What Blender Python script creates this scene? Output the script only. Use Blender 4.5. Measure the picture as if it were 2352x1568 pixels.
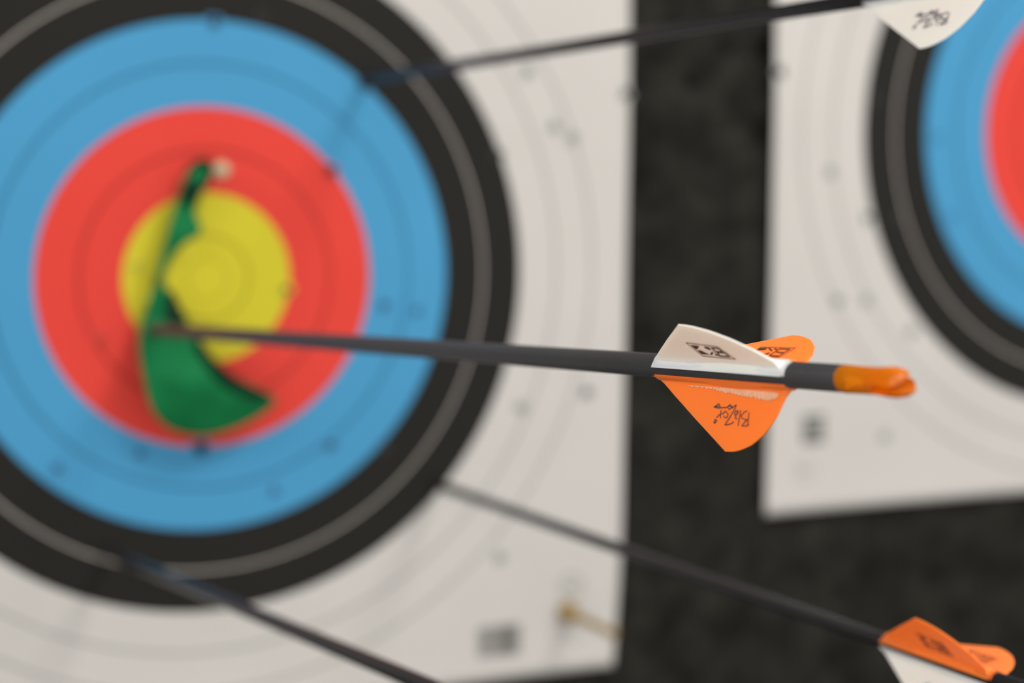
import bpy, bmesh, math, random
from mathutils import Vector, Matrix, noise
random.seed(7)
S = bpy.context.scene
for o in list(bpy.data.objects): bpy.data.objects.remove(o)
COL = S.collection
Z0 = 1.4                      # height of the left target's centre above the floor

def W(u, v, w=0.0):           # millimetres right / down / into the wall from the left target's centre
    return Vector((u / 1000, w / 1000, Z0 - v / 1000))
def WD(d):
    return Vector((d[0], d[2], -d[1]))

# ---------------------------------------------------------------- camera
cam_d = bpy.data.cameras.new('camera'); cam = bpy.data.objects.new('camera', cam_d); COL.objects.link(cam)
R0 = Vector((0.9207124, -0.0080022, -0.3901597)); R1 = Vector((-0.0362287, 0.9937192, -0.1058752)); R2 = Vector((0.3885564, 0.1116156, 0.9146397))
cx_, cy_, cz_ = WD(R0), -WD(R1), -WD(R2)
cam.matrix_world = Matrix(((cx_.x, cy_.x, cz_.x, 0), (cx_.y, cy_.y, cz_.y, 0), (cx_.z, cy_.z, cz_.z, 0), (0, 0, 0, 1)))
cam.location = W(-211.2116, -69.8537, -865.599)
cam_d.sensor_width = 36; cam_d.lens = 4300 / 2352 * 36
cam_d.clip_start = 0.01; cam_d.clip_end = 50
cam_d.dof.use_dof = True; cam_d.dof.focus_distance = 0.444; cam_d.dof.aperture_fstop = 7.4; cam_d.dof.aperture_blades = 0
S.camera = cam

# ---------------------------------------------------------------- light: the range's ceiling light, an added left fill, the pale hall around
wd = bpy.data.worlds.new('world'); S.world = wd; wd.use_nodes = True
wd.node_tree.nodes['Background'].inputs[0].default_value = (1.0, 0.98, 0.95, 1); wd.node_tree.nodes['Background'].inputs[1].default_value = 0.93
def area(name, loc, target, size, size_y, power, col):
    l = bpy.data.lights.new(name, 'AREA'); l.shape = 'RECTANGLE'; l.size = size; l.size_y = size_y; l.energy = power; l.color = col
    o = bpy.data.objects.new(name, l); COL.objects.link(o); o.location = loc
    o.rotation_euler = (Vector(target) - Vector(loc)).to_track_quat('-Z', 'Y').to_euler(); return o
area('ceiling_or_fill_light', (0.75, -1.05, 2.75), (0.1, 0, 1.35), 0.6, 0.35, 26, (1.0, 0.95, 0.88))
area('ceiling_or_fill_light', (-1.9, -.95, 2.5), (0.1, -.45, 1.4), 1.6, 0.9, 26, (1.0, 0.96, 0.91))  # added fill, unseen source; brightens the left-facing vanes
S.view_settings.view_transform = 'Standard'; S.view_settings.look = 'None'
S.view_settings.exposure = 0.0; S.view_settings.gamma = 1.0; S.view_settings.use_curve_mapping = False

# ---------------------------------------------------------------- helpers
def tag(o, label=None, cat=None, group=None, kind=None):
    if label: o['label'] = label
    if cat: o['category'] = cat
    if group: o['group'] = group
    if kind: o['kind'] = kind
    return o
def obj(name, verts, faces, mat, parent=None, smooth=False, mats=None, fm=None):
    me = bpy.data.meshes.new(name); me.from_pydata([tuple(v) for v in verts], [], faces); me.update()
    for m in (mats or [mat]): me.materials.append(m)
    if fm:
        for p, i in zip(me.polygons, fm): p.material_index = i
    if smooth:
        for p in me.polygons: p.use_smooth = True
    bm = bmesh.new(); bm.from_mesh(me); bmesh.ops.recalc_face_normals(bm, faces=bm.faces); bm.to_mesh(me); bm.free()
    o = bpy.data.objects.new(name, me); COL.objects.link(o)
    if parent: o.parent = parent
    return o
def empty(name, loc=(0, 0, 0)):
    o = bpy.data.objects.new(name, None); o.empty_display_size = .02; COL.objects.link(o); o.location = loc; return o
def lin(c):
    return tuple(((x / 255) / 12.92 if x / 255 <= .04045 else ((x / 255 + .055) / 1.055) ** 2.4) for x in c) + (1,)
def mat(name, col, rough=.5, spec=.5, sss=0, trans=0, noise_amt=0, noise_scale=60, metallic=0, bump=0, bscale=400, coat=0):
    m = bpy.data.materials.new(name); m.use_nodes = True; nt = m.node_tree; b = nt.nodes['Principled BSDF']
    b.inputs['Roughness'].default_value = rough; b.inputs['Specular IOR Level'].default_value = spec; b.inputs['Metallic'].default_value = metallic
    b.inputs['Coat Weight'].default_value = coat
    if sss:
        b.inputs['Subsurface Weight'].default_value = sss; b.inputs['Subsurface Radius'].default_value = (1, .5, .25); b.inputs['Subsurface Scale'].default_value = .002
    b.inputs['Transmission Weight'].default_value = trans
    tc = nt.nodes.new('ShaderNodeTexCoord')
    n = nt.nodes.new('ShaderNodeTexNoise'); n.inputs['Scale'].default_value = noise_scale; n.inputs['Detail'].default_value = 4
    nt.links.new(tc.outputs['Object'], n.inputs['Vector'])
    mx = nt.nodes.new('ShaderNodeMix'); mx.data_type = 'RGBA'
    lo = [max(0, c * (1 - noise_amt)) for c in col[:3]] + [1]; hi = [min(1, c * (1 + noise_amt)) for c in col[:3]] + [1]
    mx.inputs[6].default_value = lo; mx.inputs[7].default_value = hi
    nt.links.new(n.outputs['Fac'], mx.inputs[0]); nt.links.new(mx.outputs[2], b.inputs['Base Color'])
    if bump:
        n2 = nt.nodes.new('ShaderNodeTexNoise'); n2.inputs['Scale'].default_value = bscale; nt.links.new(tc.outputs['Object'], n2.inputs['Vector'])
        bp = nt.nodes.new('ShaderNodeBump'); bp.inputs['Strength'].default_value = bump; bp.inputs['Distance'].default_value = .001
        nt.links.new(n2.outputs['Fac'], bp.inputs['Height']); nt.links.new(bp.outputs['Normal'], b.inputs['Normal'])
    return m
BLZ= [[(42.15, 9.15), (42.12, 10.73), (41.96, 11.74)], [(42.48, 11.79), (41.5, 12.19), (39.71, 12.26), (41.05, 11.09), (41.73, 10.67)], [(41.62, 10.89), (39.31, 10.49), (39.1, 10.0), (40.18, 9.18), (41.32, 8.78)], [(38.77, 8.76), (38.21, 12.32)], [(37.91, 9.06), (36.84, 9.04), (36.32, 9.66), (36.84, 10.13), (37.8, 9.4)], [(37.91, 9.06), (36.86, 10.22), (36.78, 10.73), (37.7, 10.8)], [(36.28, 11.52), (35.58, 11.99), (34.09, 12.34), (32.73, 12.51), (34.62, 10.61), (36.59, 8.3), (36.81, 7.69)], [(31.31, 10.13), (32.6, 9.37), (33.76, 9.98), (33.55, 10.67), (32.66, 10.9), (31.98, 10.52)], [(30.72, 9.31), (30.65, 11.02)], [(30.38, 10.19), (29.09, 11.03)], [(28.53, 11.5), (29.2, 11.8), (28.35, 12.45), (28.08, 12.21), (28.53, 11.5)], [(36.81, 7.69), (35.38, 8.36), (34.22, 7.75), (33.23, 8.4), (34.07, 8.86), (35.52, 8.27), (33.65, 8.12)], [(33.24, 8.44), (30.48, 8.73)], [(30.03, 8.84), (27.66, 8.72), (29.58, 7.84), (30.48, 8.73)], [(28.1, 8.52), (29.98, 8.5)]]
WL= [[(28.19, 11.83), (40.13, 10.82), (41.27, 5.93), (28.29, 6.44), (28.19, 11.83)], [(36.91, 10.14), (39.72, 10.08), (39.49, 8.72), (36.51, 8.57), (36.91, 10.14)], [(37.17, 8.5), (39.96, 8.33), (39.98, 6.84), (36.03, 6.93), (37.17, 8.5)]]
WF= [[(29.01, 10.92), (32.21, 10.65), (30.16, 9.5), (29.0, 9.13)], [(29.04, 8.81), (30.65, 8.68), (31.19, 8.08), (32.31, 7.25), (28.97, 7.22)], [(32.5, 7.31), (34.77, 8.48), (35.44, 8.41), (33.27, 7.14)], [(34.14, 10.53), (35.95, 10.41), (35.68, 9.36), (34.75, 9.31), (33.86, 9.89)], [(35.7, 8.11), (35.76, 6.96), (34.5, 7.0)]]
TL= [[(30.72, 8.58), (30.26, 11.16), (43.53, 11.61), (43.5, 6.76), (37.25, 6.7), (30.72, 8.58)], [(38.7, 7.45), (38.44, 10.84), (42.24, 10.89), (42.45, 7.31), (38.7, 7.45)], [(39.16, 9.19), (42.05, 9.08)], [(33.85, 10.96), (36.75, 9.66)], [(36.49, 10.71), (37.76, 10.37)], [(35.35, 7.63), (37.15, 8.62)], [(36.77, 7.31), (37.37, 8.2)]]
TF= [[(30.53, 9.22), (30.49, 10.74), (33.24, 10.92), (33.39, 10.07), (31.52, 9.72)]]
GL= [[(16.02, 4.02), (22.29, 4.05), (28.01, 3.88), (34.36, 3.99), (44.44, 3.87), (53.43, 3.86), (52.18, 4.71), (50.3, 5.98), (46.82, 5.87), (43.25, 5.56), (40.05, 5.63), (36.37, 5.21), (32.7, 5.29), (30.36, 4.59), (28.08, 4.39), (23.12, 4.42), (19.22, 4.34)]]
HL= [[4.4, -119.2], [27.3, -121.9], [60.8, -50.2], [87.7, 15.2], [104.8, 18.3], [31.8, 103.5], [60.2, 82.8], [-71.2, 86.3], [-32.9, 81.5], [-3.9, 80.7], [38.2, 6.5], [162.9, -99.3], [178.4, -72.4], [188.2, -67.0], [198.0, 63.5], [161.4, 69.6], [150.0, 146.1], [147.2, -58.2], [217.2, -89.3], [77.8, -92.4], [-50.3, 27.4], [-33.7, -6.5], [87.8, 86.5]]
HR= [[409.8, -68.4], [341.5, -49.3], [365.9, -24.4], [347.9, 20.3], [366.9, 20.4], [396.6, 38.7], [381.5, 96.6], [307.6, -102.1], [421.7, -25.1], [367.9, -88.1], [386.3, -24.2]]
GREEN= [[-30.0, 22.0], [-31.0, 32.2], [-29.3, 44.6], [-25.4, 59.2], [-17.3, 68.9], [-5.9, 73.1], [6.7, 72.3], [19.5, 66.7], [30.3, 58.1], [20.7, 53.0], [11.2, 46.3], [2.8, 38.7], [-3.3, 30.2], [-7.4, 24.8], [-9.5, 19.6], [-12.5, 13.4], [-16.5, 7.1], [-19.5, -0.1], [-16.3, -8.2], [-9.1, -16.2], [-3.4, -20.8], [-2.3, -24.7], [-5.2, -30.4], [-3.0, -37.5], [0.6, -44.6], [1.7, -49.7], [-3.1, -51.7], [-7.0, -48.7], [-10.2, -42.6], [-13.4, -32.5], [-17.2, -20.4], [-22.6, -2.2], [-26.8, 11.9]]
# ---------------------------------------------------------------- materials
M = {}
M['shaft'] = mat('black_carbon', (.035, .035, .037, 1), .4, .3, noise_amt=.25, noise_scale=900, bump=.05, bscale=2500)
M['shaft_matte'] = mat('matte_black_carbon', (.012, .012, .013, 1), .3, .35, noise_amt=.25, noise_scale=900)
M['orange'] = mat('orange_vane_plastic', (1.0, .20, .028, 1), .42, .4, sss=.4, noise_amt=.03)
M['white'] = mat('white_vane_plastic', (.77, .755, .71, 1), .45, .35, sss=.55, noise_amt=.03)  # white plastic; warm light on the blade put into its colour
M['white_base'] = mat('white_vane_base', (.66, .665, .68, 1), .4, .5, noise_amt=.02)  # same plastic as the blade; cooler light on the foot put into colour
M['orange_base'] = mat('orange_vane_base', (.72, .15, .025, 1), .35, .5, noise_amt=.05)
M['ink'] = mat('black_ink', (.030, .016, .014, 1), .6, .3, noise_amt=.5, noise_scale=3000)
M['ink_brown'] = mat('dark_brown_ink', (.060, .028, .020, 1), .6, .3, noise_amt=.4, noise_scale=3000)
M['ink_grey'] = mat('blue_grey_ink', (.060, .055, .070, 1), .6, .3, noise_amt=.9, noise_scale=4000)
M['glare'] = mat('painted_glare', (.98, .42, .25, 1), .3, .6, noise_amt=.35, noise_scale=1200, bump=.5, bscale=2000)  # glare on the fillet by the vane foot, painted as colour
M['nock'] = mat('clear_orange_nock', (1.0, .29, .010, 1), .04, .7, sss=0, trans=.56, noise_amt=.05, noise_scale=300)
M['collar'] = mat('dark_shaft_bore', (.02, .014, .012, 1), .5, .3)
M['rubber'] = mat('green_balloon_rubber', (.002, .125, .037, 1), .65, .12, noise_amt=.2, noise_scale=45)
M['rubber_shaded'] = mat('green_balloon_rubber_shaded', (.001, .018, .008, 1), .6, .1, noise_amt=.2, noise_scale=45)  # same rubber; the shade of folds and neck is put into this colour
M['pin_head'] = mat('beige_pin_head', (.36, .33, .21, 1), .5, .3, noise_amt=.05)
M['steel'] = mat('steel', (.5, .5, .5, 1), .3, .5, metallic=1)
M['tee'] = mat('golden_brown_wood', (.24, .16, .055, 1), .6, .25, noise_amt=.3, noise_scale=200)
M['hole'] = mat('hole_dark', (.02, .02, .02, 1), .9, .1)
M['rim_white'] = mat('torn_paper_white', (.27, .275, .26, 1), .9, .1, noise_amt=.2, noise_scale=900)
M['rim_blue'] = mat('torn_paper_blue', (.05, .20, .38, 1), .9, .1, noise_amt=.2, noise_scale=900)
M['rim_red'] = mat('torn_paper_red', (.45, .05, .04, 1), .9, .1, noise_amt=.2, noise_scale=900)
M['rim_black'] = mat('torn_paper_black', (.03, .03, .03, 1), .9, .1, noise_amt=.2, noise_scale=900)
M['rim_yellow'] = mat('torn_paper_yellow', (.45, .40, .04, 1), .9, .1, noise_amt=.2, noise_scale=900)
M['print'] = mat('grey_print', (.09, .09, .085, 1), .8, .2, noise_amt=.3, noise_scale=600)
M['print_mid'] = mat('mid_grey_print', (.30, .30, .28, 1), .8, .2, noise_amt=.2, noise_scale=600)
M['print_faint'] = mat('faint_grey_print', (.45, .45, .41, 1), .8, .2, noise_amt=.1, noise_scale=600)
M['floor'] = mat('grey_concrete', (.60, .58, .55, 1), .8, .3, noise_amt=.25, noise_scale=6)

def face_material():
    m = bpy.data.materials.new('printed_target_paper'); m.use_nodes = True; nt = m.node_tree; L = nt.links
    b = nt.nodes['Principled BSDF']; b.inputs['Roughness'].default_value = .7; b.inputs['Specular IOR Level'].default_value = .12
    tc = nt.nodes.new('ShaderNodeTexCoord'); sp = nt.nodes.new('ShaderNodeSeparateXYZ'); L.new(tc.outputs['Object'], sp.inputs[0])
    cb = nt.nodes.new('ShaderNodeCombineXYZ'); L.new(sp.outputs['X'], cb.inputs[0]); L.new(sp.outputs['Z'], cb.inputs[2])
    ln = nt.nodes.new('ShaderNodeVectorMath'); ln.operation = 'LENGTH'; L.new(cb.outputs[0], ln.inputs[0])
    def mth(op, a, bb=None, c=None):
        n = nt.nodes.new('ShaderNodeMath'); n.operation = op
        for i, x in enumerate((a, bb, c)):
            if x is None: continue
            if isinstance(x, (int, float)): n.inputs[i].default_value = x
            else: L.new(x, n.inputs[i])
        return n.outputs[0]
    r = mth('MULTIPLY', ln.outputs['Value'], 1000)          # millimetres from the centre
    rr = mth('DIVIDE', r, 250)
    cr = nt.nodes.new('ShaderNodeValToRGB'); cr.color_ramp.interpolation = 'CONSTANT'
    cols = [(0, COLR['yellow']), (.16, COLR['red']), (.32, COLR['blue']), (.48, COLR['black']), (.64, COLR['white'])]
    e = cr.color_ramp.elements; e[0].position = 0; e[0].color = cols[0][1]; e[1].position = cols[1][0]; e[1].color = cols[1][1]
    for p, c in cols[2:]:
        x = e.new(p); x.color = c
    L.new(rr, cr.inputs[0])
    def ring(k, w):
        return mth('LESS_THAN', mth('ABSOLUTE', mth('SUBTRACT', r, k)), w / 2)
    def add(a, bb): return mth('MAXIMUM', a, bb)
    dark = add(add(ring(20, .75), ring(10, .35)), add(ring(60, 1.0), ring(100, 1.0)))
    out = add(ring(180, 1.1), ring(200, 1.1))
    def mix(f, a, col):
        n = nt.nodes.new('ShaderNodeMix'); n.data_type = 'RGBA'; L.new(f, n.inputs[0]); L.new(a, n.inputs[6]); n.inputs[7].default_value = col; return n.outputs[2]
    mul = nt.nodes.new('ShaderNodeMix'); mul.data_type = 'RGBA'; mul.blend_type = 'MULTIPLY'; L.new(dark, mul.inputs[0]); L.new(cr.outputs[0], mul.inputs[6]); mul.inputs[7].default_value = (.25, .25, .25, 1)
    c = mix(out, mul.outputs[2], (.20, .20, .19, 1))
    c = mix(ring(140, 1.0), c, (.35, .325, .30, 1))
    n = nt.nodes.new('ShaderNodeTexNoise'); n.inputs['Scale'].default_value = 14; n.inputs['Detail'].default_value = 5; L.new(tc.outputs['Object'], n.inputs['Vector'])
    v = nt.nodes.new('ShaderNodeMix'); v.data_type = 'RGBA'; v.blend_type = 'MULTIPLY'; v.inputs[0].default_value = 1; L.new(c, v.inputs[6])
    g = nt.nodes.new('ShaderNodeMapRange'); g.inputs[3].default_value = .94; g.inputs[4].default_value = 1.05; L.new(n.outputs['Fac'], g.inputs[0])
    L.new(g.outputs[0], v.inputs[7]); L.new(v.outputs[2], b.inputs['Base Color'])
    return m
COLR = dict(yellow=(.475, .42, .024, 1), red=(.565, .045, .033, 1), blue=(.050, .235, .425, 1), black=(.0125, .0118, .0105, 1), white=(.455, .440, .425, 1))
M['face'] = face_material()

def foam_material():
    m = bpy.data.materials.new('charcoal_layered_foam'); m.use_nodes = True; nt = m.node_tree; L = nt.links; b = nt.nodes['Principled BSDF']
    b.inputs['Roughness'].default_value = .9; b.inputs['Specular IOR Level'].default_value = .06
    tc = nt.nodes.new('ShaderNodeTexCoord')
    n = nt.nodes.new('ShaderNodeTexNoise'); n.inputs['Scale'].default_value = 42; n.inputs['Detail'].default_value = 5; n.inputs['Roughness'].default_value = .6; L.new(tc.outputs['Object'], n.inputs['Vector'])
    r = nt.nodes.new('ShaderNodeValToRGB'); e = r.color_ramp.elements; e[0].position = .30; e[0].color = (.0060, .0060, .005, 1); e[1].position = .72; e[1].color = (.025, .0235, .0195, 1)
    L.new(n.outputs['Fac'], r.inputs[0]); L.new(r.outputs[0], b.inputs['Base Color'])
    n2 = nt.nodes.new('ShaderNodeTexNoise'); n2.inputs['Scale'].default_value = 260; n2.inputs['Detail'].default_value = 3; L.new(tc.outputs['Object'], n2.inputs['Vector'])
    bp = nt.nodes.new('ShaderNodeBump'); bp.inputs['Strength'].default_value = .6; bp.inputs['Distance'].default_value = .002; L.new(n2.outputs['Fac'], bp.inputs['Height']); L.new(bp.outputs['Normal'], b.inputs['Normal'])
    return m
M['foam'] = foam_material()

# ---------------------------------------------------------------- the setting
def foam_wall():
    us = [-1500, -1000, -700, -500] + [-400 + 4 * i for i in range(301)] + [900, 1100, 1500]
    vs = [-1300, -900, -600, -400] + [-320 + 4 * i for i in range(181)] + [500, 700, 1000, 1400]
    pits = [(u, v, random.uniform(4, 6.5) if q < 4 else random.uniform(3, 4.5), random.uniform(8, 13) if q < 4 else random.uniform(2, 4)) for q, (u, v) in enumerate(FOAMPITS)]
    for k in range(45):
        pits.append((random.uniform(225, 305), random.uniform(-320, 260), random.uniform(2, 4), random.uniform(1.5, 5)))
        pits.append((random.uniform(225, 780), random.uniform(145, 390), random.uniform(2, 4), random.uniform(1.5, 4)))
    def h(u, v):
        d = 0
        for pu, pv, r, dep in pits:
            q = ((u - pu) ** 2 + (v - pv) ** 2) / (r * r)
            if q < 6: d += dep * math.exp(-q)
        n = noise.noise(Vector((u / 18, v / 18, 0))) * 1.2 + noise.noise(Vector((u / 6, v / 6, 3))) * .7
        return 2.6 + d + n
    V = []; F = []
    nu, nv = len(us), len(vs)
    for v in vs:
        for u in us: V.append(W(u, v, h(u, v)))
    for j in range(nv - 1):
        for i in range(nu - 1):
            a = j * nu + i; F.append((a, a + 1, a + nu + 1, a + nu))
    # sides and back of the slab, 250 mm thick
    b0 = len(V)
    ring = [(i, 0) for i in range(nu)] + [(nu - 1, j) for j in range(1, nv)] + [(i, nv - 1) for i in range(nu - 2, -1, -1)] + [(0, j) for j in range(nv - 2, 0, -1)]
    for i, j in ring: V.append(W(us[i], vs[j], 250))
    n = len(ring)
    for k in range(n):
        a = ring[k][1] * nu + ring[k][0]; c = ring[(k + 1) % n]; c = c[1] * nu + c[0]
        F.append((a, c, b0 + (k + 1) % n, b0 + k))
    F.append(tuple(b0 + k for k in range(n)))
    return obj('wall_back', V, F, M['foam'], smooth=True)
FOAMPITS = [[259.5, -94.4], [279.7, -111.7], [304.6, -114.5], [303.1, -71.2], [285.7, -77.9], [240.0, -48.3], [356.1, 188.2], [314.3, 194.1], [437.2, 167.7], [226.9, -79.5], [263.3, -36.9], [253.8, 131.5], [235.6, -12.3]]
tag(foam_wall(), 'charcoal foam backstop wall pitted by arrows, behind the two target faces', 'wall', kind='structure')
tag(obj('floor', [(-3, .25, 0), (3, .25, 0), (3, -3, 0), (-3, -3, 0)], [(0, 1, 2, 3)], M['floor']), 'grey concrete floor in front of the foam wall', 'floor', kind='structure')

# ---------------------------------------------------------------- paper target faces
def sheet(name, uc, vc, hu0, hu1, hv0, hv1, bow, seed, parent=None):
    """a printed paper face; local origin on the ring centre"""
    n = 90; V = []; F = []; t = .35
    def lift(u, v):
        a = noise.noise(Vector((u / 90, v / 90, seed))) * 1.1
        edge = max(0, (abs(u) - 170) / 50) ** 2 * 1.3 + max(0, (abs(v) - 170) / 40) ** 2 * 1.0
        return -(1.2 + max(-1.0, a) + edge)
    for side in (0, 1):
        for j in range(n + 1):
            v = hv0 + (hv1 - hv0) * j / n
            for i in range(n + 1):
                u = hu0 + (hu1 - hu0) * i / n
                x = u + bow(u, v)[0]; y = v + bow(u, v)[1]
                V.append(Vector((x, lift(u, v) + side * t, -y)) / 1000)
    m = (n + 1) ** 2
    for j in range(n):
        for i in range(n):
            a = j * (n + 1) + i
            F.append((a, a + 1, a + n + 2, a + n + 1)); F.append((m + a, m + a + n + 1, m + a + n + 2, m + a + 1))
    ring = [(i, 0) for i in range(n + 1)] + [(n, j) for j in range(1, n + 1)] + [(i, n) for i in range(n - 1, -1, -1)] + [(0, j) for j in range(n - 1, 0, -1)]
    for k in range(len(ring)):
        a = ring[k][1] * (n + 1) + ring[k][0]; c = ring[(k + 1) % len(ring)]; c = c[1] * (n + 1) + c[0]
        F.append((a, c, m + c, m + a))
    o = obj(name, V, F, M['face'], smooth=True); o.location = W(uc, vc)
    return o, lift
def bowL(u, v):
    k = u / 220
    return (k * (1.5 * math.cos(v / 140) - 3.5 * max(0, (v - 120) / 90) ** 2) , -1.5 * k * k * max(0, v / 210))
def bowR(u, v): return (0.6 * math.sin(v / 60), 0.3 * math.sin(u / 50))
faceL, liftL = sheet('paper_target', 0, 0, -218, 218, -211, 211, bowL, 1.3)
tag(faceL, 'large left paper target face with a green scrap over its yellow centre', 'target face', 'paper target faces on the foam wall')
UR, VR = 522.2, -73.7
faceR, liftR = sheet('paper_target', UR, VR, -217, 217, -209, 209, bowR, 8.1)
tag(faceR, 'paper target face cut off by the right edge, dark square print in its corner', 'target face', 'paper target faces on the foam wall')

def ringmat(r):
    return 'yellow' if r < 40 else 'red' if r < 80 else 'blue' if r < 120 else 'black' if r < 160 else 'white'
def hole(parent, lift, u, v, r=2.6, dark=1.2):
    """a torn arrow puncture: raised ragged lip around a dark opening"""
    n = 18; V = []; F = []; fm = []
    base = lift(u, v) - .05
    prof = [(dark, -.12), (dark * 1.2, -.4), (r * .8, -.55), (r * 1.15, -.02)]
    ph = random.uniform(0, 6)
    for k, (rad, dz) in enumerate(prof):
        for i in range(n):
            a = 2 * math.pi * i / n
            j = 1 + (.22 * math.sin(3 * a + ph) + .12 * math.sin(7 * a + ph * 2)) * (k / 3)
            V.append(Vector((u + rad * j * math.cos(a), base + dz, -(v + rad * j * math.sin(a)))) / 1000)
    V.append(Vector((u, base - .10, -v)) / 1000)
    for i in range(n):
        F.append((i, (i + 1) % n, len(V) - 1)); fm.append(0)
    for k in range(3):
        for i in range(n):
            F.append((k * n + i, k * n + (i + 1) % n, (k + 1) * n + (i + 1) % n, (k + 1) * n + i)); fm.append(0 if k == 0 else 1)
    return obj('arrow_hole', V, F, None, parent, mats=[M['hole'], M['rim_' + ringmat(math.hypot(u, v))]], fm=fm)
big = {2: 2.9, 9: 3.1, 0: 2.2, 1: 2.0, 14: 1.6, 6: 1.6, 10: 1.5, 3: 1.5, 11: .8, 12: .8, 13: .9, 15: .6, 16: .6, 20: .7, 21: .7, 18: 1.6, 17: 1.6}
for k, (u, v) in enumerate(HL):
    hole(faceL, liftL, u, v, 3.0 if big.get(k, 1) < 3 else 3.9, big.get(k, 1.2))
for k, (u, v) in enumerate(HR):
    hole(faceR, liftR, u - UR, v - VR, 3.0, {2: 1.3, 7: 2.0, 3: 1.3, 6: .6}.get(k, .9))

def prints(name, parent, lift, rects, mt, du=0, dv=0):
    V = []; F = []
    for (u0, v0, u1, v1) in rects:
        u0 -= du; u1 -= du; v0 -= dv; v1 -= dv
        top = min(lift(u0, v0), lift(u1, v0), lift(u0, v1), lift(u1, v1)) - .12
        a = len(V)
        for w in (top, top + .1):
            for (x, y) in ((u0, v0), (u1, v0), (u1, v1), (u0, v1)): V.append(Vector((x, w, -y)) / 1000)
        F += [(a, a + 1, a + 2, a + 3), (a + 7, a + 6, a + 5, a + 4)] + [(a + i, a + 4 + i, a + 4 + (i + 1) % 4, a + (i + 1) % 4) for i in range(4)]
    return obj(name, V, F, M[mt], parent)
bars = []; x = 138.5; rb = random.Random(3)
while x < 162:
    w = rb.choice([.35, .7, 1.0]) * (1.0 if x > 148 else .75); bars.append((x, 181.8, min(x + w, 162.4), 198)); x += w + rb.choice([.35, .6]) * (1.0 if x > 148 else 1.5)
prints('printed_barcode', faceL, liftL, bars, 'print')['label'] = 'grey striped barcode'
# little round emblem over short lines of faint print
em = []
for k in range(26):
    a = 2 * math.pi * k / 26; em.append((190.5 + 6.2 * math.cos(a) - .75, 165 + 6.4 * math.sin(a) - .8, 190.5 + 6.2 * math.cos(a) + .75, 165 + 6.4 * math.sin(a) + .8))
em += [(187.3, 163.4, 193.7, 166.2)]
prints('printed_emblem', faceL, liftL, em, 'print_mid')
prints('printed_text', faceL, liftL, [(184 + .4 * k, 175 + 3.1 * k, 196 - (k % 2) * 3, 175.8 + 3.1 * k) for k in range(7)], 'print_mid')
sq = [(327.6, 82.5, 330.0, 98), (330, 95.2, 341.5, 98), (330, 82.5, 341.5, 85.2), (331, 86.6, 334.2, 94.2), (335, 86.6, 338.2, 94.2), (339, 86.6, 341.5, 94.2)]
prints('printed_block', faceR, liftR, sq, 'print', UR, VR)['label'] = 'dark grey square print'
em = []
for k in range(26):
    a = 2 * math.pi * k / 26; em.append((330.5 + 6.5 * math.cos(a) - .45, 113 + 6.5 * math.sin(a) - .5, 330.5 + 6.5 * math.cos(a) + .45, 113 + 6.5 * math.sin(a) + .5))
em += [(326.5, 111.5, 331.5, 114.2), (324.6, 107.5, 326.2, 110)]
prints('printed_emblem', faceR, liftR, em, 'print_mid', UR, VR)

# ---------------------------------------------------------------- arrows
def frame_of(E, D):
    D = Vector(D).normalized(); X = Vector(E) + 480 * D
    v = Vector((-211.2, -69.9, -865.6)) - X; v -= D * v.dot(D); v.normalize()
    up = D.cross(v)
    if up.y > 0: up = -up
    return D, v, up
class Axis:
    """arrow frame in wall millimetres: s along the shaft from the paper, ang around it (0 = towards the room's left, 90 = up)"""
    def __init__(s, E, D): s.E = Vector(E); s.D, s.v, s.up = frame_of(E, D); s.O = W(*s.E)
    def rad(s, a): t = math.radians(a); return s.v * math.cos(t) + s.up * math.sin(t)
    def p(s, d, a, h, side=0.0):
        r = s.rad(a); t = s.D.cross(r)
        q = s.E + s.D * d + r * h + t * side
        return W(*q) - s.O
def lathe(name, ax, prof, m, parent, n=40, caps=True):
    V = []; F = []
    for (d, r) in prof:
        for i in range(n): V.append(ax.p(d, 360 * i / n, r))
    for k in range(len(prof) - 1):
        for i in range(n): F.append((k * n + i, k * n + (i + 1) % n, (k + 1) * n + (i + 1) % n, (k + 1) * n + i))
    if caps: F.append(tuple(range(n))); F.append(tuple(range(len(V) - n, len(V))))
    return obj(name, V, F, m, parent, smooth=False) if False else shade(obj(name, V, F, m, parent, smooth=True))
def shade(o):
    try: o.data.set_sharp_from_angle(angle=math.radians(40))
    except Exception: pass
    return o
PROFILE = [(1.6, 2.9), (9.3, 6.9), (19.6, 12.0), (27.8, 15.9), (33.3, 18.55), (36.3, 18.35), (38.6, 17.9), (40.6, 17.3), (43.2, 16.4), (45.6, 15.1), (48.2, 13.5), (50.3, 11.6), (52.2, 9.8), (53.5, 8.0), (54.8, 6.0), (55.6, 4.6), (56.2, 2.9)]
def root_h(R, x): return R
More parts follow.
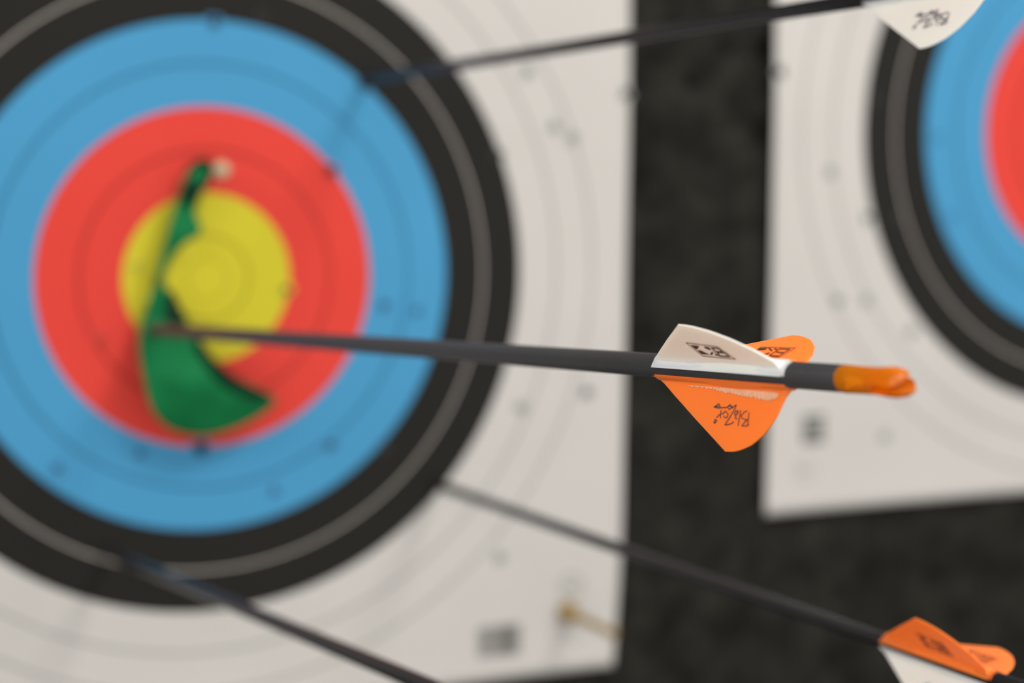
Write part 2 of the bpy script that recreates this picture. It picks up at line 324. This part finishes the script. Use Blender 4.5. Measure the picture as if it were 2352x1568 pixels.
def vane(ax, s0, R, psi, mblade, mbase, name, parent, twist=0.0, slide=0.0, bend=0.0, k=1.0):
    """blade with rounded edge on a curved foot; returns the part. psi = angle round the shaft"""
    hs = (R - 2.95); s0 = s0 + slide
    pr = [(x * k, hs + h * k) for x, h in PROFILE]
    NS, NH = 56, 12; L = 56.2 * k; V = []; F = []; t = .36
    def top(x):
        for (a, b), (c, d) in zip(pr, pr[1:]):
            if x <= c: return b + (d - b) * (x - a) / (c - a) if c > a else d
        return pr[-1][1]
    def side_of(x, h): return bend * ((h - R) / 16) ** 2
    def ang(x): return psi + twist * (x / L - .5)
    cols = []
    xs = sorted([1.6 * k + (L - 1.6 * k) * i / (NS - 1) for i in range(NS)] + [33.3 * k])
    for sgn in (-1, 1):
        for x in xs:
            H = max(top(x), R * .9 + .02)
            for j in range(NH + 1):
                f = j / NH; h = R * .9 + (H - R * .9) * f
                th = t * (1.25 - .45 * f) * (1 if j < NH else .5) + (.9 * math.exp(-(h - R) / .42) if h < R + 3 else 0)
                V.append(ax.p(s0 + x, ang(x), h, side_of(x, h) + sgn * th))
    m = (NS + 1) * (NH + 1)
    for i in range(NS):
        for j in range(NH):
            a = i * (NH + 1) + j
            F.append((a, a + 1, a + NH + 2, a + NH + 1)); F.append((m + a, m + a + NH + 1, m + a + NH + 2, m + a + 1))
        a = i * (NH + 1) + NH; F.append((a, a + m, a + m + NH + 1, a + NH + 1))
        a = i * (NH + 1); F.append((a, a + NH + 1, a + m + NH + 1, a + m))
    for j in range(NH):
        for i in (0, NS):
            a = i * (NH + 1) + j; F.append((a, a + m, a + m + 1, a + 1))
    o = shade(obj(name, V, F, mblade, parent, smooth=True))
    # curved foot glued along the shaft
    V = []; F = []; NA = 14; xs = [2.0 * k, 2.5 * k] + [L * i / 20 for i in range(2, 21)] + [L + .8 * k]
    for i, x in enumerate(xs):
        for j in range(NA + 1):
            q = -1 + 2 * j / NA; a = ang(x) + q * 40
            V.append(ax.p(s0 + x, a, R + .08 + .50 * (1 - abs(q) ** 4) * (.25 if i in (0,) else 1)))
    n1 = len(V)
    for i, x in enumerate(xs):
        for j in range(NA + 1):
            q = -1 + 2 * j / NA; V.append(ax.p(s0 + x, ang(x) + q * 40, R * .96))
    for i in range(len(xs) - 1):
        for j in range(NA):
            a = i * (NA + 1) + j; F.append((a, a + 1, a + NA + 2, a + NA + 1)); F.append((n1 + a, n1 + a + NA + 1, n1 + a + NA + 2, n1 + a + 1))
        for j in (0, NA):
            a = i * (NA + 1) + j; F.append((a, a + NA + 1, n1 + a + NA + 1, n1 + a))
    for i in (0, len(xs) - 1):
        for j in range(NA):
            a = i * (NA + 1) + j; F.append((a, a + 1, n1 + a + 1, n1 + a))
    shade(obj('vane_base', V, F, mbase, o, smooth=True))
    return o, (lambda x, h, off: ax.p(s0 + x, ang(x), h, side_of(x, h) + off))
def ribbon(pts, w):
    """2-D polyline -> list of quads"""
    Q = []
    for (x0, y0), (x1, y1) in zip(pts, pts[1:]):
        d = math.hypot(x1 - x0, y1 - y0)
        if d < 1e-6: continue
        ex, ey = (x1 - x0) / d, (y1 - y0) / d; n = max(1, int(d / 1.5))
        xa, ya, xb, yb = x0 - ex * w * .3, y0 - ey * w * .3, x1 + ex * w * .3, y1 + ey * w * .3
        for k in range(n):
            p = [(xa + (xb - xa) * q / n, ya + (yb - ya) * q / n) for q in (k, k + 1)]
            nx, ny = -ey * w / 2, ex * w / 2
            Q.append([(p[0][0] - nx, p[0][1] - ny), (p[1][0] - nx, p[1][1] - ny), (p[1][0] + nx, p[1][1] + ny), (p[0][0] + nx, p[0][1] + ny)])
    return Q
def decal(name, P, side, polys, m, parent, k=1.0, off=.50, label=None, h0=0):
    V = []; F = []
    for q in polys:
        a = len(V)
        for z in (off, off + .04):
            for (x, h) in q: V.append(P(x * k, h * k + h0, side * z))
        n = len(q); F += [tuple(a + i for i in range(n)), tuple(a + n + i for i in range(n - 1, -1, -1))] + [(a + i, a + (i + 1) % n, a + n + (i + 1) % n, a + n + i) for i in range(n)]
    o = obj(name, V, F, m, parent)
    if label: o['label'] = label
    return o
def nock(ax, s0, R, parent, m, psi=50, k=1.0):
    """collar, barrel, and two rounded ears with the string groove between them"""
    V = []; F = []; n = 32
    st = [(-3, R * .80), (-.2, R * .80), (0, R * .99), (1.0, R * 1.03), (4, R * 1.0), (8, R * .98), (10.5, R * .97)]
    def ringpts(d, r, cut=None):
        out = []
        for i in range(n):
            t = 2 * math.pi * i / n; out.append((r * math.cos(t), r * math.sin(t)))
        return out
    def put(d, x, y):      # x along the ear axis, y across it
        r = ax.rad(psi); t = ax.D.cross(r)
        return W(*(ax.E + ax.D * (s0 + d * k) + r * x + t * y)) - ax.O
    for d, r in st:
        for x, y in ringpts(d, r): V.append(put(d, x, y))
    for q in range(len(st) - 1):
        for i in range(n): F.append((q * n + i, q * n + (i + 1) % n, (q + 1) * n + (i + 1) % n, (q + 1) * n + i))
    F.append(tuple(range(n))); F.append(tuple(range(len(V) - n, len(V))))
    # ears: D-shaped sections, inner face swept by the groove
    gap = [(9.5, .02), (11, .7), (12.8, 1.15), (15, 1.2), (17, 1.0), (19.3, .95), (21.3, 1.3)]
    outr = [(9.5, R * .97), (11, R * .98), (12.8, R * 1.02), (15, R * 1.08), (17, R * 1.12), (19.3, R * 1.06), (21.3, R * .8)]
    wid = [1, 1, 1, .98, .93, .80, .45]
    for sg in (1, -1):
        a0 = len(V); NA = 14
        for (d, g), (_, ro), wd_ in zip(gap, outr, wid):
            for i in range(NA + 1):
                t = -math.pi / 2 + math.pi * i / NA
                V.append(put(d, sg * max(g, ro * math.cos(t)), ro * .98 * wd_ * math.sin(t)))
        for q in range(len(gap) - 1):
            for i in range(NA):
                a = a0 + q * (NA + 1) + i; F.append((a, a + 1, a + NA + 2, a + NA + 1))
            a = a0 + q * (NA + 1); F.append((a, a + NA + 1, a + NA + 1 + NA, a + NA))
        F.append(tuple(range(a0, a0 + NA + 1))); F.append(tuple(range(len(V) - NA - 1, len(V))))
    return shade(obj('nock', V, F, m, parent, smooth=True))

def arrow(E, D, label, s_v, R, vanes, nock_psi=50, k=1.0, tail=76.0, sm='shaft'):
    ax = Axis(E, D); root = empty('arrow', ax.O)
    tag(root, label, 'arrow', 'black arrows stuck in the target face')
    s_end = s_v + tail * k
    lathe('shaft', ax, [(-120, R), (s_v - 40, R), (s_end - .3, R), (s_end, R * .93), (s_end, R * .80), (s_end - 3, R * .80)], M[sm], root, caps=False)
    nock(ax, s_end, R, root, M['nock'], nock_psi, k)
    for spec in vanes:
        psi, kind, marks = spec[0], spec[1], spec[2]; kw = spec[3] if len(spec) > 3 else {}
        mb, mf = (M['orange'], M['orange_base']) if kind == 'orange' else (M['white'], M['white_base'])
        o, P = vane(ax, s_v, R, psi, mb, mf, 'vane', root, k=k, **kw)
        o['label'] = 'orange vane' if kind == 'orange' else 'white vane'
        h0 = R - 2.95
        if marks == 'script':
            q = []
            for st in BLZ: q += ribbon(st, .21 if kind == 'orange' else .34)
            decal('printed_script', P, -SIDE, q, M['ink_grey'], o, k, h0=h0, label='dark handwritten-style lettering')
        elif marks == 'logoA':
            q = [p for st in WL for p in ribbon(st, .2)] + [p for st in WL[1:] for p in ribbon(st, .46)] + WF
            decal('printed_logo', P, SIDE, q, M['ink_brown'], o, k, h0=h0, label='dark brown diamond logo')
        elif marks == 'logoB':
            q = [p for st in TL[:1] for p in ribbon(st, .18)] + [p for st in TL[1:] for p in ribbon(st, .34)] + TF
            decal('printed_logo', P, SIDE, q, M['ink_brown'], o, k, h0=h0, label='dark diamond logo')
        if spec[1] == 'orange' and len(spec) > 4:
            decal('glare_streak', P, -SIDE, GLQ, M['glare'], o, k, off=.56, h0=h0)['label'] = 'pale painted glare streak'
    return root, ax
SIDE = 1
# painted glare along the vane foot, in narrow cells for a ragged edge
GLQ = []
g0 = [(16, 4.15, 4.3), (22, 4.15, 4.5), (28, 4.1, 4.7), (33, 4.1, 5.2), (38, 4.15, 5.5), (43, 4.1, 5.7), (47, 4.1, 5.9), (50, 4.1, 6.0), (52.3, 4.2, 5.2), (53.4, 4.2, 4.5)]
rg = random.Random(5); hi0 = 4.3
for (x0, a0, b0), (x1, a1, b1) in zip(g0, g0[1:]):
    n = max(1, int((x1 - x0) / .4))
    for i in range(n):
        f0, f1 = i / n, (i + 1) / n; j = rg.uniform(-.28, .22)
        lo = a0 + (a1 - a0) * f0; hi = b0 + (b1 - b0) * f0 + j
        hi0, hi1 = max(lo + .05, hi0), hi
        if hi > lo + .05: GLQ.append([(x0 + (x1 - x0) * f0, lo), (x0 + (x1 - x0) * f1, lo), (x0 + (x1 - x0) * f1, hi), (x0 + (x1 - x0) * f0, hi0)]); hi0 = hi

arrow((-29.0, 23.09, 0), (.0609, -.0784, -.9951), 'sharp nearest black arrow with one white and two orange vanes, clear orange nock', 463.5, 2.95,
      [(30.5, 'white', 'logoA', {'slide': 1.2}), (-89.5, 'orange', 'script', {}, 'glare'), (150.5, 'orange', 'logoB')], 50)
arrow((78.41, -94.08, 0), (.0469, -.0364, -.9982), 'black arrow along the top edge, its white vane hanging over the right target face', 400, 2.35,
      [(-60, 'white', 'script'), (60, 'orange', 'logoA'), (180, 'orange', None)], 30, sm='shaft_matte')
arrow((115.41, 106.3, 0), (-.030, -.065, -.9974), 'blurred black arrow reaching the lower right corner with orange vanes over foam', 410, 2.35,
      [(30, 'orange', 'logoA', {'slide': 1.2}), (-91, 'white', 'script'), (150, 'orange', 'logoB')], 50, k=.98, sm='shaft_matte')
arrow((-48.88, 127.61, 0), (.0843, -.0884, -.9925), 'black arrow leaving through the bottom edge below the green scrap, vanes out of frame', 440, 2.6,
      [(40, 'white', None), (-80, 'orange', None), (160, 'orange', None)], 50, sm='shaft_matte')

# ---------------------------------------------------------------- green burst balloon pinned at the centre
from mathutils.geometry import delaunay_2d_cdt
def rubber(outline, hfun, name, m, parent, thick=.4, step=2.6):
    pts = []
    n = len(outline)
    sm = []
    for i in range(n):          # smooth the outline (Catmull-Rom)
        p0, p1, p2, p3 = [Vector(outline[(i + q) % n]) for q in (-1, 0, 1, 2)]
        for j in range(4):
            t = j / 4; sm.append(.5 * ((2 * p1) + (-p0 + p2) * t + (2 * p0 - 5 * p1 + 4 * p2 - p3) * t * t + (-p0 + 3 * p1 - 3 * p2 + p3) * t ** 3))
    def inside(x, y):
        c = False; k = len(sm) - 1
        for i in range(len(sm)):
            a, b = sm[i], sm[k]
            if (a.y > y) != (b.y > y) and x < (b.x - a.x) * (y - a.y) / (b.y - a.y) + a.x: c = not c
            k = i
        return c
    P = [p.copy() for p in sm]; edges = [(i, (i + 1) % len(sm)) for i in range(len(sm))]
    x = min(p.x for p in sm)
    while x < max(p.x for p in sm):
        y = min(p.y for p in sm)
        while y < max(p.y for p in sm):
            if inside(x, y) and min((Vector((x, y)) - q).length for q in sm) > step * .5: P.append(Vector((x, y)))
            y += step
        x += step
    vo, ed, fa, *_ = delaunay_2d_cdt(P, edges, [], 1, 1e-4)
    def lean(x, y, h):      # the rubber hangs away from the paper towards the room's left
        return x + (-211 - x) * h / 865, y + (-70 - y) * h / 865
    V = []
    for q in (0, thick):
        for p in vo:
            h = hfun(p.x, p.y); x, y = lean(p.x, p.y, h); V.append(W(x, y, -h + q))
    N = len(vo); F = [tuple(f) for f in fa] + [tuple(N + i for i in reversed(f)) for f in fa]
    cnt = {}
    for f in fa:
        for i in range(len(f)):
            e = (f[i], f[(i + 1) % len(f)]); cnt[tuple(sorted(e))] = cnt.get(tuple(sorted(e)), 0) + 1
    for (a, b), c in cnt.items():
        if c == 1: F.append((a, b, N + b, N + a))
    org = W(-12, 20)
    return obj(name, [v - org for v in V], F, m, parent, smooth=True), org
def bal_h(u, v):
    # hangs off the paper: full belly low down, tight strip pinned above
    base = 9 + 3 * noise.noise(Vector((u / 14, v / 14, 2)))
    if v > 18: base += 3.5 * min(1, (v - 18) / 10)
    if v > 20: base += 13 * math.exp(-((u + 5) / 24) ** 2 - ((v - 50) / 22) ** 2)
    base += 5 * math.exp(-((u - 24) / 9) ** 2 - ((v - 57) / 8) ** 2)
    if v < 0: base += 3.5
    return max(2.4, base)
GREEN = [[u - (1.4 if u < -12 or (u < -6 and v < -15) else 0) + (3 if u > 15 else 0), v + (1.8 if v > 55 else 0)] for u, v in GREEN]
bal = empty('burst_balloon', W(-12, 20))
tag(bal, 'torn green balloon rubber pinned over the yellow centre by an arrow', 'balloon')
o, _ = rubber(GREEN, bal_h, 'rubber_skin', M['rubber'], bal)
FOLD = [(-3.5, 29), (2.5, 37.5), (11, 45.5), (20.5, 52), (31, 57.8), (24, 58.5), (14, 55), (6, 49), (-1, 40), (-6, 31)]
o, _ = rubber(FOLD, lambda u, v: bal_h(u, v) + 1.6, 'rolled_edge', M['rubber_shaded'], bal); o['label'] = 'rolled edge of the rubber, shade in its colour'
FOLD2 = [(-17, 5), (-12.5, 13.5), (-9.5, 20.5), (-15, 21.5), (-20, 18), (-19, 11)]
o, _ = rubber(FOLD2, lambda u, v: bal_h(u, v) + 1.4, 'fold', M['rubber_shaded'], bal); o['label'] = 'fold above the arrow, shade in its colour'
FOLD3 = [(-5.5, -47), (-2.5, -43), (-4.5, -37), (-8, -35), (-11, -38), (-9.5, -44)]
o, _ = rubber(FOLD3, lambda u, v: bal_h(u, v) + 1.4, 'fold', M['rubber_shaded'], bal); o['label'] = 'fold below the pinned neck, shade in its colour'
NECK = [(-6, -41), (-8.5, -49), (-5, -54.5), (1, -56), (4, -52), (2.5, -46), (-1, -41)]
o, _ = rubber(NECK, lambda u, v: 9.5, 'balloon_neck', M['rubber_shaded'], bal, thick=2.5); o['label'] = 'gathered green neck, shade in its colour'

# ---------------------------------------------------------------- pins
def small_lathe(name, base, d, prof, m, parent, n=24):
    d = Vector(d).normalized(); a = d.cross(Vector((0, 1, 0))).normalized(); b = d.cross(a); V = []; F = []
    for (s, r) in prof:
        for i in range(n):
            t = 2 * math.pi * i / n; q = Vector(base) + d * s + a * r * math.cos(t) + b * r * math.sin(t); V.append(W(*q) - W(*base))
    for k in range(len(prof) - 1):
        for i in range(n): F.append((k * n + i, k * n + (i + 1) % n, (k + 1) * n + (i + 1) % n, (k + 1) * n + i))
    F.append(tuple(range(n))); F.append(tuple(range(len(V) - n, len(V))))
    return shade(obj(name, V, F, m, parent, smooth=True))
pin = empty('push_pin', W(3.5, -50.9)); tag(pin, 'small beige round-headed pin holding the top of the green scrap', 'pin')
small_lathe('pin_head', (3.5, -50.9, 0), (0, 0, -1), [(12.5, .8), (12.8, 2.2), (14, 3.3), (16, 3.9), (18, 3.7), (19.6, 2.7), (20.4, 1.2)], M['pin_head'], pin)
small_lathe('pin_shank', (3.5, -50.9, 0), (0, 0, -1), [(-14, .2), (-10, .55), (13, .6)], M['steel'], pin)
tee = empty('target_pin', W(187.5, 177.8)); tag(tee, 'golden-brown wooden pin in the lower right corner of the left target face', 'pin')
small_lathe('pin_base', (187.5, 177.8, 0), (.12, .02, -1), [(1.0, 4.6), (2.0, 5.4), (4.5, 5.2), (8, 3.6), (12, 2.3)], M['tee'], tee)
small_lathe('pin_shank', (187.5, 177.8, 0), (.12, .02, -1), [(-25, .3), (-18, 1.2), (13, 2.2), (34, 1.9), (44, 2.1), (47, 2.3), (48, 1.8)], M['tee'], tee)
